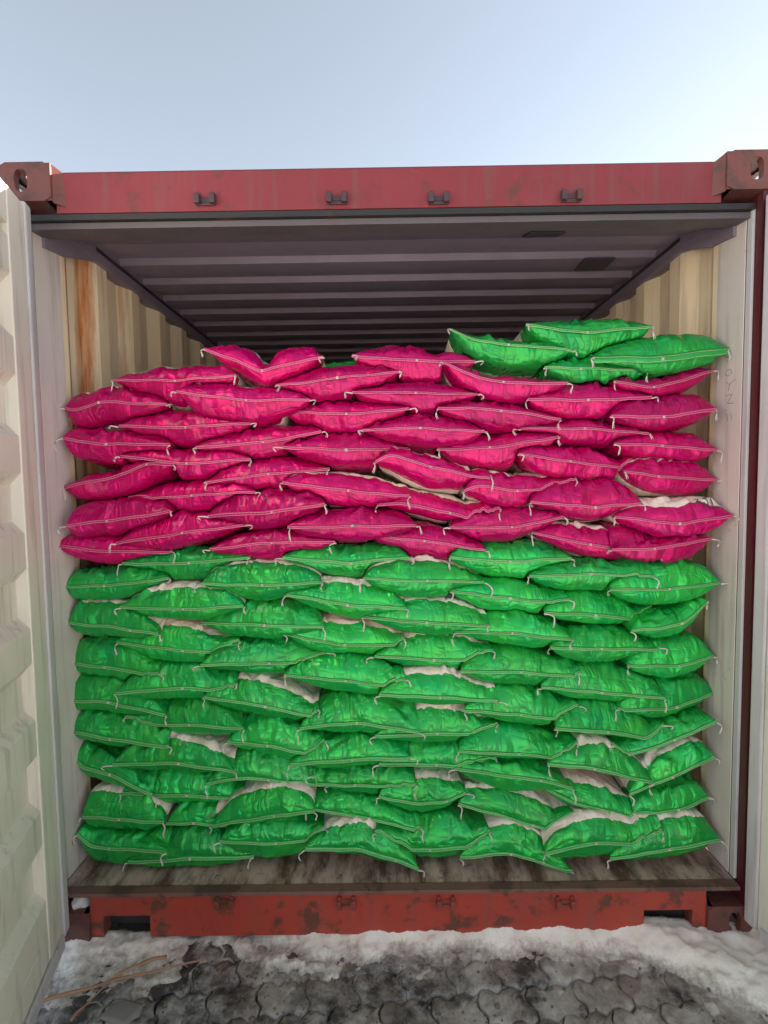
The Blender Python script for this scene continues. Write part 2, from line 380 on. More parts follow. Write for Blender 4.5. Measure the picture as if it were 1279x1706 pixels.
def pebbles():
    mb = MB()
    for k in range(900):
        x = np.clip(random.gauss(-0.35, 0.6), -1.6, 1.6); y = random.uniform(-0.55, -0.06)
        r = random.uniform(0.002, 0.006) if random.random() < 0.92 else random.uniform(0.007, 0.012)
        a = random.uniform(0, 6.28); v = []
        for t in range(5): v.append((x + r * math.cos(a + t * 1.257) * random.uniform(.7, 1.2), y + r * math.sin(a + t * 1.257) * random.uniform(.7, 1.2), 0.0))
        v.append((x + r * .2, y, r * random.uniform(.6, 1.1)))
        v.append((x, y, -0.01))
        mb.add(v, [(t, (t + 1) % 5, 5) for t in range(5)] + [((t + 1) % 5, t, 6) for t in range(5)])
    return mb.build('gravel', plain('grit', (0.16, 0.14, 0.13), 0.85, 90))
tag(pebbles(), 'loose dark grit scattered over the paving', 'gravel', None, 'stuff')

# ------------------------------------------------------------------ container
cont = bpy.data.objects.new('shipping_container', None); COL.objects.link(cont); cont.location = (0, 0, 0)
tag(cont, 'red shipping container standing open and packed with coloured sacks', 'container')
HW, INN = 1.219, 1.168

def ring_plate(mb, u0, u1, w0, w1, cu, cw, ru, rw, P, t):
    """plate with an oval hole; P maps (u, w, depth) to a point; t its thickness"""
    n = 24; v = []; f = []
    for dep in (0.0, t):
        for i in range(n):
            a = 2 * math.pi * i / n; c, s = math.cos(a), math.sin(a)
            # superellipse hole
            k = (abs(c) ** 3 + abs(s) ** 3) ** (-1 / 3)
            v.append(P(cu + ru * k * c, cw + rw * k * s, dep))
        for i in range(n):
            a = 2 * math.pi * i / n; c, s = math.cos(a), math.sin(a)
            hu = (u1 - u0) / 2; hw = (w1 - w0) / 2; k = min(hu / max(abs(c), 1e-6), hw / max(abs(s), 1e-6))
            # snap the ring to rectangle incl. corners by angle warp
            v.append(P((u0 + u1) / 2 + k * c, (w0 + w1) / 2 + k * s, dep))
    def q(d, ring, i): return d * 2 * n + ring * n + i % n
    for i in range(n):
        f += [(q(0, 0, i), q(0, 0, i + 1), q(0, 1, i + 1), q(0, 1, i)), (q(1, 0, i), q(1, 1, i), q(1, 1, i + 1), q(1, 0, i + 1)),
              (q(0, 0, i + 1), q(0, 0, i), q(1, 0, i), q(1, 0, i + 1)), (q(0, 1, i), q(0, 1, i + 1), q(1, 1, i + 1), q(1, 1, i))]
    mb.add(v, f)
def casting(side, z0, mat, taper):
    z1 = z0 + 0.118; x_in, x_out = 1.057, HW; mb = MB(); t = 0.022
    X = lambda u: side * u
    ring_plate(mb, x_in, x_out, z0, z1, 1.150, (z0 + z1) / 2 + .004, 0.021, 0.034, lambda u, w, d: (X(u), -0.006 + d, w), t)            # face
    ring_plate(mb, 0.0, 0.178, z0 + .001, z1 - .001, 0.089, (z0 + z1) / 2, 0.045, 0.030, lambda u, w, d: (X(x_out - .001 - d), u - 0.005, w), t)  # side
    ring_plate(mb, x_in + .001, x_out - .002, -0.004, 0.172, 1.138, 0.084, 0.032, 0.06, lambda u, w, d: (X(u), w, (z1 - .001 - d) if z0 > 1 else (z0 + .001 + d)), t)   # top / bottom
    a, b_ = sorted((X(x_in + .001), X(x_in + .022)))
    mb.box(a, b_, -0.003, 0.17, z0 + .002, z1 - .002)                       # inner cheek
    a, b_ = sorted((X(x_in + .003), X(x_out - .003)))
    mb.box(a, b_, 0.150, 0.171, z0 + .003, z1 - .003)                       # back
    if z0 > 1: mb.box(a, b_, -0.002, 0.168, z0 + .002, z0 + .02)
    else: mb.box(a, b_, -0.002, 0.168, z1 - .02, z1 - .002)
    # sloped weld shoulder towards the rail
    xa, xb = X(x_in + .0015), X(x_in - 0.042)
    ya = 0.002 if z0 > 1 else 0.004
    zz0, zz1 = (z0 - 0.03, z1 - 0.002) if z0 > 1 else (z0 + 0.03, z1 + .02)
    mb.add([(xa, ya, zz0 + .03), (xa, ya, zz1 - .0), (xb, 0.030, zz1 - .03), (xb, 0.030, zz0 + .02),
            (xa, 0.14, zz0 + .03), (xa, 0.14, zz1), (xb, 0.14, zz1 - .03), (xb, 0.14, zz0 + .02)],
           [(0, 1, 2, 3), (1, 5, 6, 2), (0, 3, 7, 4), (2, 6, 7, 3)])
    return mb.build('corner_casting', mat, cont)
M_cast = paint('worn_casting_paint', (0.15, 0.042, 0.034), 0.8, rust_col=(0.07, 0.035, 0.028), lo=0.50)
for s in (-1, 1):
    casting(s, 2.473, M_cast, 0); casting(s, 0.0, M_cast, 0)

# top header: red face with a flanged top edge, dark gasket recess, grey inner lip
mb = MB(); mb.prism([(0.022, 2.448), (0.020, 2.568), (0.026, 2.576), (0.13, 2.576), (0.13, 2.448)], 'x', -1.058, 1.058)
mb.build('top_header', M_red, cont)
MB().box(-1.17, 1.17, 0.024, 0.06, 2.428, 2.446).build('header_gasket', M_dark, cont)
MB().prism([(0.040, 2.408), (0.040, 2.427), (0.115, 2.427), (0.115, 2.414)], 'x', -1.168, 1.168).build('header_lip', M_lip, cont)
# cam keepers on header and sill
def keeper(px, py, mat, Y, name='cam_keeper'):
    p = on_y(px, py, Y); mb = MB(); x, z = p[0], p[2] - .002
    mb.box(x - .036, x + .036, Y - .008, Y + .001, z - .022, z - .010, .002)
    for sx in (-1, 1):
        mb.box(x + sx * .028 - .010, x + sx * .028 + .010, Y - .028, Y + .001, z - .020, z + .016, .003)
        mb.prism([(x + sx * .028 - .009, z + .014), (x + sx * .028 + .009, z + .014), (x + sx * .028 + .004, z + .026), (x + sx * .028 - .004, z + .026)], 'y', Y - .012, Y + .001)
    mb.box(x - .020, x + .020, Y - .006, Y + .001, z - .008, z + .010, .002)
    mb.v = [(x + (q[0] - x) * .86, Y + (q[1] - Y) * .75, z + (q[2] - z) * .82) for q in mb.v]
    return mb.build(name, mat, cont)
M_keep = paint('rusty_keeper', (0.06, 0.03, 0.04), 0.6, streak=False, lo=0.55)
M_keep2 = paint('rusty_sill_keeper', (0.28, 0.055, 0.04), 0.8, streak=False, lo=0.50)
for px, py in ((343, 333), (561, 331), (730, 331), (950, 327)): keeper(px, py, M_keep, 0.021)
# bottom sill with two fork notches
def sill():
    zt, zb = 0.172, 0.022
    def X(px): return on_y(px, 1530, 0.006)[0]
    pts = [(-1.056, zt), (-1.056, zb), (X(172), zb), (X(172), 0.098), (X(250), 0.098), (X(250), zb)]
    pts += [(X(1072), zb), (X(1072), 0.098), (X(1153), 0.098), (X(1153), zb), (1.056, zb), (1.056, zt)]
    return MB().prism(pts[::-1], 'y', 0.006, 0.05).build('bottom_sill', M_redsill, cont)
sill()
for px in (375, 577, 742, 940): keeper(px, 1500, M_keep2, 0.006)
MB().box(-1.15, 1.15, 0.052, 0.30, 0.03, 0.168).build('sill_core', M_dark, cont)  # near-black block close behind the sill and its notches
# threshold plate: worn lip, groove, plate
MB().prism([(-0.004, 0.174), (-0.004, 0.187), (0.028, 0.187), (0.028, 0.174)], 'x', -1.165, 1.165).build('threshold_lip', M_brown, cont)
MB().prism([(0.034, 0.170), (0.034, 0.184), (0.30, 0.188), (0.30, 0.170)], 'x', -1.166, 1.166).build('threshold_plate', M_floor, cont)
M_ply = plain('floor_plywood', (0.20, 0.12, 0.07), 0.7, 8)
for k in range(5):
    MB().box(-1.166, 1.166, 0.303 + k * 1.13, 0.303 + (k + 1) * 1.13 - .006, 0.15, 0.187).build('floor_board', M_ply, cont)
# corner posts (red), inner lining strips (grey)
for s in (-1, 1):
    a, b_ = sorted((s * 1.176, s * (HW - .002))); MB().box(a, b_, 0.0, 0.17, 0.119, 2.472).build('corner_post', M_darkred, cont)
    a, b_ = sorted((s * 1.164, s * 1.1672)); mb = MB()
    mb.box(a, b_, 0.056, 0.190, 0.188, 2.44, .002); mb.build('post_lining', M_grey, cont)
    a, b_ = sorted((s * 1.166, s * 1.1755)); MB().box(a, b_, 0.030, 0.0535, 0.188, 2.44, .002).build('post_edge_strip', M_gasket, cont)
    MB().tube([(s * 1.222, -0.012, z) for z in np.linspace(.10, 2.46, 12)], 0.016, 8).build('sun_gap_filler', M_darkred, cont, True)  # added full-height rod, closes the door-to-post gap against low sun
    # hinge lugs on the post face
    for z in (0.42, 0.95, 1.72, 2.22):
        a, b_ = sorted((s * 1.182, s * 1.214)); mb = MB().box(a, b_, -0.022, 0.001, z - .05, z + .05, .004)
        mb.build('hinge_lug', M_darkred, cont)
# side walls: trapezoid corrugation along Y
def corr(t0, t1, pitch, flat1, slope, depth):
    out = []; t = t0; hi = False
    out.append((t, 0.0))
    while t < t1:
        for dt, lv in ((flat1, 0.0), (slope, depth), (pitch - flat1 - 2 * slope, depth), (slope, 0.0)):
            t += dt; out.append((min(t, t1), lv))
            if t >= t1: break
    return out
def solid_sheet(prof, axis, a, b, th, nrm):
    mb = MB(); p2 = [(p[0] + nrm[0] * th, p[1] + nrm[1] * th) for p in prof]
    poly = prof + p2[::-1]; n = len(prof)
    mb.strip(prof, axis, a, b); mb.strip(p2[::-1], axis, a, b); return mb
for s in (-1, 1):
    prof = [(s * (INN + d), t) for t, d in corr(0.150, 6.0, 0.278, 0.072, 0.068, 0.036)]
    solid_sheet(prof, 'z', 0.188, 2.465, 0.003, (s, 0)).build('side_wall', M_wall, cont)
    a, b_ = sorted((s * 1.150, s * 1.213)); MB().box(a, b_, 0.20, 5.95, 2.466, 2.556, .004).build('top_side_rail', M_roof, cont)
    a, b_ = sorted((s * 1.160, s * 1.215)); MB().box(a, b_, 0.19, 5.95, 0.04, 0.186).build('bottom_side_rail', M_red, cont)
    a, b_ = sorted((s * 1.148, s * 1.152)); MB().box(a, b_, 0.40, 5.9, 2.505, 2.519).build('sealant_line', M_dark, cont)
    # lashing rings
# roof: sloping header plate, then transverse corrugations
MB().prism([(0.10, 2.428), (0.10, 2.440), (0.40, 2.540), (0.40, 2.526)], 'x', -1.150, 1.150).build('header_plate', M_roof, cont)
prof = [(t, 2.524 + d) for t, d in corr(0.375, 6.02, 0.209, 0.091, 0.0135, 0.024)]
solid_sheet(prof, 'x', -1.160, 1.160, 0.003, (0, 1)).build('roof', M_roof, cont)
prof = [(t, 5.95 + d) for t, d in corr(-1.205, 1.205, 0.25, 0.09, 0.035, 0.04)]
solid_sheet([(a, b_) for a, b_ in prof], 'z', 0.10, 2.55, 0.003, (0, 1)).build('end_wall', M_wall, cont)
# gussets beside the header plate
for s in (-1, 1):
    a, b_ = sorted((s * 1.152, s * 1.166)); MB().prism([(0.10, 2.38), (0.10, 2.43), (0.42, 2.53), (0.42, 2.47), (0.22, 2.40)], 'x', a, b_).build('corner_gusset', M_roof, cont)
# dark patches on the roof
for (px, py, w, d_) in ((905, 396, 0.13, 0.05), (990, 440, 0.13, 0.06)):
    Y0 = 0.24 if py < 420 else 0.46
    p = on_y(px, py, Y0)
    zz = 2.428 + (Y0 - 0.10) * 0.3267 if Y0 < .4 else 2.521
    q = on_z(px, py, zz - 0.003)
    sl = 0.3267 if q[1] < .4 else 0
    def zc(y): return (2.428 + (y - 0.10) * 0.3267 if y < 0.40 else 2.523) - 0.003
    mb = MB(); mb.prism([(q[1] - d_, zc(q[1] - d_)), (q[1] + d_, zc(q[1] + d_)), (q[1] + d_, zc(q[1] + d_) - .006), (q[1] - d_, zc(q[1] - d_) - .006)], 'x', q[0] - w / 2, q[0] + w / 2)
    mb.build('roof_patch', plain('dark_patch', (0.06, 0.055, 0.075), 0.5), cont)

# doors -------------------------------------------------------------
def door(E, dirv, nrm, mat, z0=0.085, z1=2.438, W=1.13):
    """E: hinge-side edge of the inner face; dirv along the leaf; nrm out of the inner face"""
    E = np.array(E); dv = np.array(dirv) / np.linalg.norm(dirv); nv = np.array(nrm) / np.linalg.norm(nrm)
    def P(a, n, z): q = E + dv * a + nv * n; return (q[0], q[1], z)
    d = bpy.data.objects.new('door', None); COL.objects.link(d); d.parent = cont
    def bx(a0, a1, n0, n1, zz0, zz1, name, m, b=0.004):
        t = MB().box(a0, a1, n0, n1, zz0, zz1, b); t.v = [P(*p) for p in t.v]
        return t.build(name, m, d)
    bx(0.045, 0.150, -0.055, 0.0, z0, z1, 'door_stile', mat)
    bx(W - 0.10, W, -0.055, 0.0, z0, z1, 'door_stile', mat)
    bx(0.152, W - .102, -0.055, -0.002, z0, z0 + 0.11, 'door_rail', mat)
    bx(0.152, W - .102, -0.055, -0.002, z1 - 0.11, z1, 'door_rail', mat)
    bx(0.0, 0.043, -0.030, 0.006, z0 - .008, z1 + .01, 'door_gasket', M_gasket, .006)
    bx(0.06, W - .06, -0.001, 0.012, z0 - .025, z0 + .02, 'door_gasket', M_gasket, .006)
    # corrugated panel
    prof = [(t, -0.004 - dd) for t, dd in corr(z0 + .11, z1 - .11, 0.285, 0.105, 0.036, 0.030)]
    mb = MB(); n = len(prof)
    v = [P(0.1505, dd, t) for t, dd in prof] + [P(W - .1, dd, t) for t, dd in prof]
    mb.add(v, [(i, i + 1, n + i + 1, n + i) for i in range(n - 1)])
    v = [P(0.1505, dd - .003, t) for t, dd in prof] + [P(W - .1, dd - .003, t) for t, dd in prof]
    mb.add(v, [(i, n + i, n + i + 1, i + 1) for i in range(n - 1)])
    mb.build('door_panel', mat, d)
    return d
door((-1.125, -0.012), (0.26, -0.966), (0.966, 0.26), M_door)
door((1.178, -0.012), (0.19, -0.98), (-0.98, -0.19), M_door)

# ------------------------------------------------------------------ sacks
# measured seam points (left tip, knot, right tip), crest and belly of each sack on the photograph, pixels
SACKS_M = [
 ([(184,630),(292,633),(395,625)],612,670), ([(104,678),(118,683),(165,668),(277,672)],647,711),
 ([(338,578),(390,597),(437,617),(480,605),(539,594)],573,639), ([(298,653),(409,666),(516,664)],641,705),
 ([(196,708),(309,710),(417,702)],683,739), ([(104,729),(177,739),(284,739)],711,771),
 ([(327,745),(437,735),(535,716)],708,763), ([(458,640),(563,629),(666,621)],608,665),
 ([(587,593),(695,599),(792,600)],575,636), ([(587,653),(692,654),(797,654)],636,685),
 ([(467,682),(576,689),(681,680)],667,720), ([(739,603),(806,631),(837,634),(946,638)],606,668),
 ([(603,714),(700,712),(806,717)],691,744), ([(729,679),(834,681),(939,695)],668,714),
 ([(1020,635),(1088,646),(1195,613)],612,665), ([(878,663),(978,665),(1085,660)],638,696),
 ([(1019,690),(1105,693),(1195,680)],659,713), ([(866,713),(972,712),(1080,720)],697,739),
 ([(1021,738),(1102,740),(1195,748)],716,767), ([(728,747),(815,745),(930,727)],717,778),
 ([(861,756),(950,766),(1060,781)],741,801), ([(1036,784),(1095,793),(1203,799)],768,821),
 ([(99,810),(191,792),(246,771),(290,773)],764,831), ([(202,759),(312,770),(415,763)],747,796),
 ([(342,802),(447,789),(548,780)],763,818), ([(209,834),(321,824),(426,818)],798,851),
 ([(115,873),(179,865),(282,851)],830,893), ([(341,859),(452,851),(542,838)],817,880),
 ([(95,906),(184,917),(282,920)],887,938), ([(193,903),(303,887),(406,874)],854,913),
 ([(348,913),(452,902),(558,902)],882,930), ([(472,744),(577,748),(681,744)],721,775),
 ([(625,769),(650,756),(716,776),(822,798)],751,811), ([(472,802),(580,816),(683,825)],789,844),
 ([(628,841),(669,836),(750,853),(833,876)],818,876), ([(769,817),(794,805),(860,817),(966,812)],790,845),
 ([(480,875),(586,875),(694,875)],847,900), ([(614,891),(707,899),(808,917)],873,931),
 ([(750,878),(852,878),(936,860)],846,899), ([(882,834),(992,843),(1070,837)],802,863),
 ([(1030,860),(1130,871),(1214,856)],829,898), ([(886,885),(982,907),(1099,920)],876,932),
 ([(1020,915),(1089,913),(1190,896)],890,943)]
SACKS_G = [
 ([(752,542),(794,565),(847,573),(950,585)],546,609), ([(875,541),(977,552),(1085,543)],530,594),
 ([(989,594),(1102,593),(1216,580)],553,621), ([(905,613),(967,612),(1080,616)],597,640),
 ([(202,938),(314,937),(418,927)],913,965), ([(106,977),(175,974),(278,963)],945,1000),
 ([(334,973),(438,973),(536,969)],940,998), ([(195,1012),(306,1013),(406,1007)],981,1031),
 ([(106,1040),(172,1042),(220,1046),(268,1052)],1006,1062), ([(334,1040),(442,1039),(539,1044)],998,1063),
 ([(192,1070),(304,1082),(398,1088)],1046,1104), ([(472,927),(583,936),(681,927)],908,961),
 ([(605,961),(711,967),(809,971)],938,994), ([(475,989),(579,1006),(677,1013)],972,1030),
 ([(605,1030),(711,1035),(816,1042)],1003,1057), ([(473,1055),(575,1074),(675,1077)],1041,1093),
 ([(748,926),(850,934),(955,930)],905,962), ([(750,983),(850,996),(949,1005)],963,1022),
 ([(883,960),(985,955),(1085,958)],934,983), ([(1017,981),(1113,981),(1202,971)],935,1006),
 ([(902,1016),(991,1022),(1094,1039)],985,1042), ([(1052,1050),(1136,1039),(1186,1003)],996,1060),
 ([(913,1074),(1000,1079),(1102,1083)],1045,1102), ([(1045,1108),(1130,1107),(1191,1094)],1061,1129),
 ([(758,1053),(853,1053),(952,1064)],1022,1077), ([(766,1116),(867,1118),(969,1127)],1080,1141),
 ([(900,1143),(1002,1152),(1108,1163)],1105,1169), ([(1027,1179),(1127,1178),(1199,1158)],1130,1194),
 ([(772,1179),(867,1189),(967,1205)],1143,1209), ([(921,1207),(1011,1216),(1110,1237)],1169,1235),
 ([(1024,1265),(1080,1249),(1122,1230),(1189,1197)],1190,1250), ([(112,1108),(174,1110),(268,1122)],1067,1133),
 ([(340,1101),(449,1104),(544,1108)],1065,1122), ([(109,1168),(181,1168),(277,1187)],1126,1190),
 ([(196,1151),(304,1144),(395,1155)],1107,1163), ([(340,1160),(443,1174),(531,1197)],1136,1200),
 ([(204,1213),(315,1204),(409,1208)],1167,1222), ([(115,1219),(184,1229),(282,1241)],1187,1248),
 ([(377,1235),(446,1240),(541,1260)],1191,1268), ([(472,1126),(575,1133),(675,1144)],1094,1154),
 ([(623,1094),(723,1098),(822,1098)],1064,1118), ([(631,1154),(733,1160),(830,1168)],1125,1173),
 ([(497,1216),(520,1210),(595,1202),(697,1213)],1157,1222), ([(625,1224),(727,1220),(831,1224)],1183,1235),
 ([(481,1276),(586,1263),(683,1259)],1229,1277), ([(762,1245),(863,1254),(966,1273)],1211,1270),
 ([(188,1271),(298,1270),(390,1281)],1238,1284), ([(115,1265),(134,1281),(184,1287),(256,1321)],1246,1318),
 ([(206,1323),(312,1323),(404,1335)],1287,1340), ([(346,1299),(412,1291),(448,1298),(544,1315)],1252,1313),
 ([(134,1362),(199,1363),(274,1367)],1324,1382), ([(277,1370),(323,1367),(418,1384)],1338,1387),
 ([(349,1378),(457,1356),(525,1343)],1318,1374), ([(123,1393),(146,1412),(182,1413),(282,1407)],1380,1443),
 ([(213,1434),(317,1428),(421,1432)],1387,1446), ([(365,1402),(460,1403),(539,1401)],1368,1429),
 ([(520,1310),(590,1307),(694,1307)],1277,1323), ([(631,1268),(727,1271),(827,1287)],1238,1287),
 ([(631,1320),(700,1337),(745,1337),(778,1326)],1300,1354), ([(502,1349),(594,1357),(700,1378)],1327,1373),
 ([(765,1345),(830,1357),(886,1371),(955,1395)],1323,1387), ([(508,1412),(597,1412),(660,1430),(697,1446)],1381,1440),
 ([(625,1412),(717,1413),(816,1410)],1360,1428), ([(766,1427),(850,1419),(952,1450)],1376,1440),
 ([(756,1283),(830,1290),(899,1296),(952,1308)],1268,1317), ([(894,1306),(955,1337),(1017,1349),(1081,1371)],1301,1368),
 ([(913,1273),(989,1277),(1089,1304)],1245,1299), ([(1050,1323),(1120,1291),(1189,1259)],1243,1313),
 ([(1055,1354),(1130,1348),(1186,1332)],1307,1362), ([(905,1413),(991,1401),(1105,1412)],1368,1426),
 ([(1017,1431),(1113,1412),(1202,1401)],1366,1432)]
ALL = [dict(c='magenta', p=p, t=t, b=b) for p, t, b in SACKS_M] + [dict(c='green', p=p, t=t, b=b) for p, t, b in SACKS_G]
# hand notes on single sacks: pinch = (u of the fold, strength), band = width of the coloured end, dy = further back(+)/forward(-)
def note(i, **k): ALL[i].update(k)
note(2, pinch=(0.02, 0.85), band=0.062, dy=0.04); note(8, pinch=(0.35, 0.45), band=0.07, dy=0.03); note(11, pinch=(-0.25, 0.5), band=0.075)
note(40, band=0.0165, dy=-0.035); note(3, band=0.075); note(33, band=0.075, dy=-.02); note(32, dy=-.02)
nm = len(SACKS_M)
note(nm + 0, band=0.085, dy=0.02); note(nm + 1, band=0.085, dy=0.02); note(nm + 2, dy=-0.01, flap=True); note(nm + 3, dy=0.01)
for i, bw_ in ((16, .06), (21, .034), (32, .036), (33, .030), (34, .028), (35, .034), (38, .036), (39, .05), (41, .027), (0, .034), (1, .04), (3, .045)): note(i, band=bw_); ALL[i]['t'] -= 4
WHITE = {(334, 973), (195, 1012), (106, 1040), (192, 1070), (475, 989), (605, 1030), (473, 1055), (605, 961), (623, 1094), (631, 1154), (340, 1160), (625, 1224), (188, 1271),
         (134, 1362), (349, 1378), (631, 1320), (765, 1345), (508, 1412), (766, 1427), (894, 1306), (913, 1273), (1050, 1323), (905, 1413), (1017, 1431)}
for i in range(len(SACKS_G)):
    if SACKS_G[i][0][0] in WHITE: note(nm + i, band=rng.uniform(.026, .034), dy=-.012); ALL[nm + i]['t'] -= 6
FLOOR_Z = 0.190
YB = 0.118
LEN = 0.46
for i, s in enumerate(ALL):
    r = np.random.default_rng(100 + i); s['r'] = r
    p = s['p']; s['mx'] = sum(q[0] for q in p) / len(p)
    s['zf'] = YB + r.uniform(-0.022, 0.022) + s.get('dy', 0.0)
    if s['b'] > 1415: s['zf'] -= 0.044
    W = [on_y(q[0], q[1], s['zf']) for q in p]
    s['xs'] = np.array([w[0] for w in W]); s['zs'] = np.array([w[2] for w in W])
    s['zt'] = on_y(s['mx'], s['t'] - (3 if s['t'] > 1000 else 1), s['zf'] + 0.018)[2]; s['zb'] = on_y(s['mx'], s['b'] + 3, s['zf'] + 0.02)[2]
# back sack seen through the gap behind the magenta top row
ALL.append(dict(c='green', behind=True, p=[], r=np.random.default_rng(999), zf=0.47, band=0.3, t=0, b=0, mx=560))
s = ALL[-1]; s['xs'] = np.array([-0.40, -0.19, 0.03]); s['zs'] = np.array([2.03, 2.045, 2.03]); s['zt'] = 2.085; s['zb'] = 1.99

# resting order: for sacks that share a stretch of x the lower seam goes first
n = len(ALL); below = {i: set() for i in range(n)}
for i in range(n):
    for j in range(n):
        if i == j: continue
        A, B = ALL[i], ALL[j]
        lo, hi = max(A['xs'][0], B['xs'][0]), min(A['xs'][-1], B['xs'][-1])
        if hi - lo > 0.02:
            q = np.linspace(lo, hi, 9)
            if np.interp(q, A['xs'], A['zs']).mean() < np.interp(q, B['xs'], B['zs']).mean(): below[j].add(i)
ALL[-1]['late'] = True
order = []; done = set()
rest = sorted(range(n), key=lambda i: (ALL[i].get('late', False), ALL[i]['zs'].mean()))
while rest:
    for i in rest:
        if all(k in done for k in below[i]): break
    else: i = rest[0]
    order.append(i); done.add(i); rest.remove(i)

GX0, GX1, GDX = -1.20, 1.20, 0.004; GY0, GY1, GDY = 0.0, 1.10, 0.008
NX, NY = int((GX1 - GX0) / GDX) + 1, int((GY1 - GY0) / GDY) + 1
T = np.full((NX, NY), FLOOR_Z)
def Tq(x, y):
    fx = np.clip((x - GX0) / GDX, 0, NX - 2); fy = np.clip((y - GY0) / GDY, 0, NY - 2)
    i = fx.astype(int); j = fy.astype(int)
    return np.maximum(np.maximum(T[i, j], T[i + 1, j]), np.maximum(T[i, j + 1], T[i + 1, j + 1]))
def up2(a, k):
    m0, m1 = a.shape
    q = np.linspace(0, m0 - 1, (m0 - 1) * k + 1); i = np.minimum(q.astype(int), m0 - 2); f = (q - i)[:, None]
    a = a[i] * (1 - f) + a[i + 1] * f
    q = np.linspace(0, m1 - 1, (m1 - 1) * k + 1); i = np.minimum(q.astype(int), m1 - 2); f = (q - i)[None]
    return a[:, i] * (1 - f) + a[:, i + 1] * f
NU = 89
UU = np.sin(np.linspace(-1, 1, NU) * 1.35) / math.sin(1.35)
DD = np.concatenate([np.array([0, .0015, .004, .009, .015, .022, .0295, .037, .045, .053, .062, .071, .081, .092, .105, .12, .14]), np.linspace(.17, LEN - .06, 8), LEN - np.array([.03, .012, 0.0])])
NV = len(DD)
def smooth(a, k=1):
    for _ in range(k):
        b = np.pad(a, 1, mode='edge'); a = (b[1:-1, 1:-1] * 2 + b[:-2, 1:-1] + b[2:, 1:-1] + b[1:-1, :-2] + b[1:-1, 2:]) / 6
    return a
def seam_fn(s):
    q = np.linspace(s['xs'][0], s['xs'][-1], 201); z = np.interp(q, s['xs'], s['zs'])
    k = 41 if len(s['xs']) <= 4 else 17
    ker = np.hanning(k); ker /= ker.sum()
    ext = np.concatenate([2 * z[0] - z[k // 2:0:-1], z, 2 * z[-1] - z[-2:-k // 2 - 1:-1]])
    zz = np.convolve(ext, ker, 'valid')[:201]
    return lambda x: np.interp(x, q, zz)

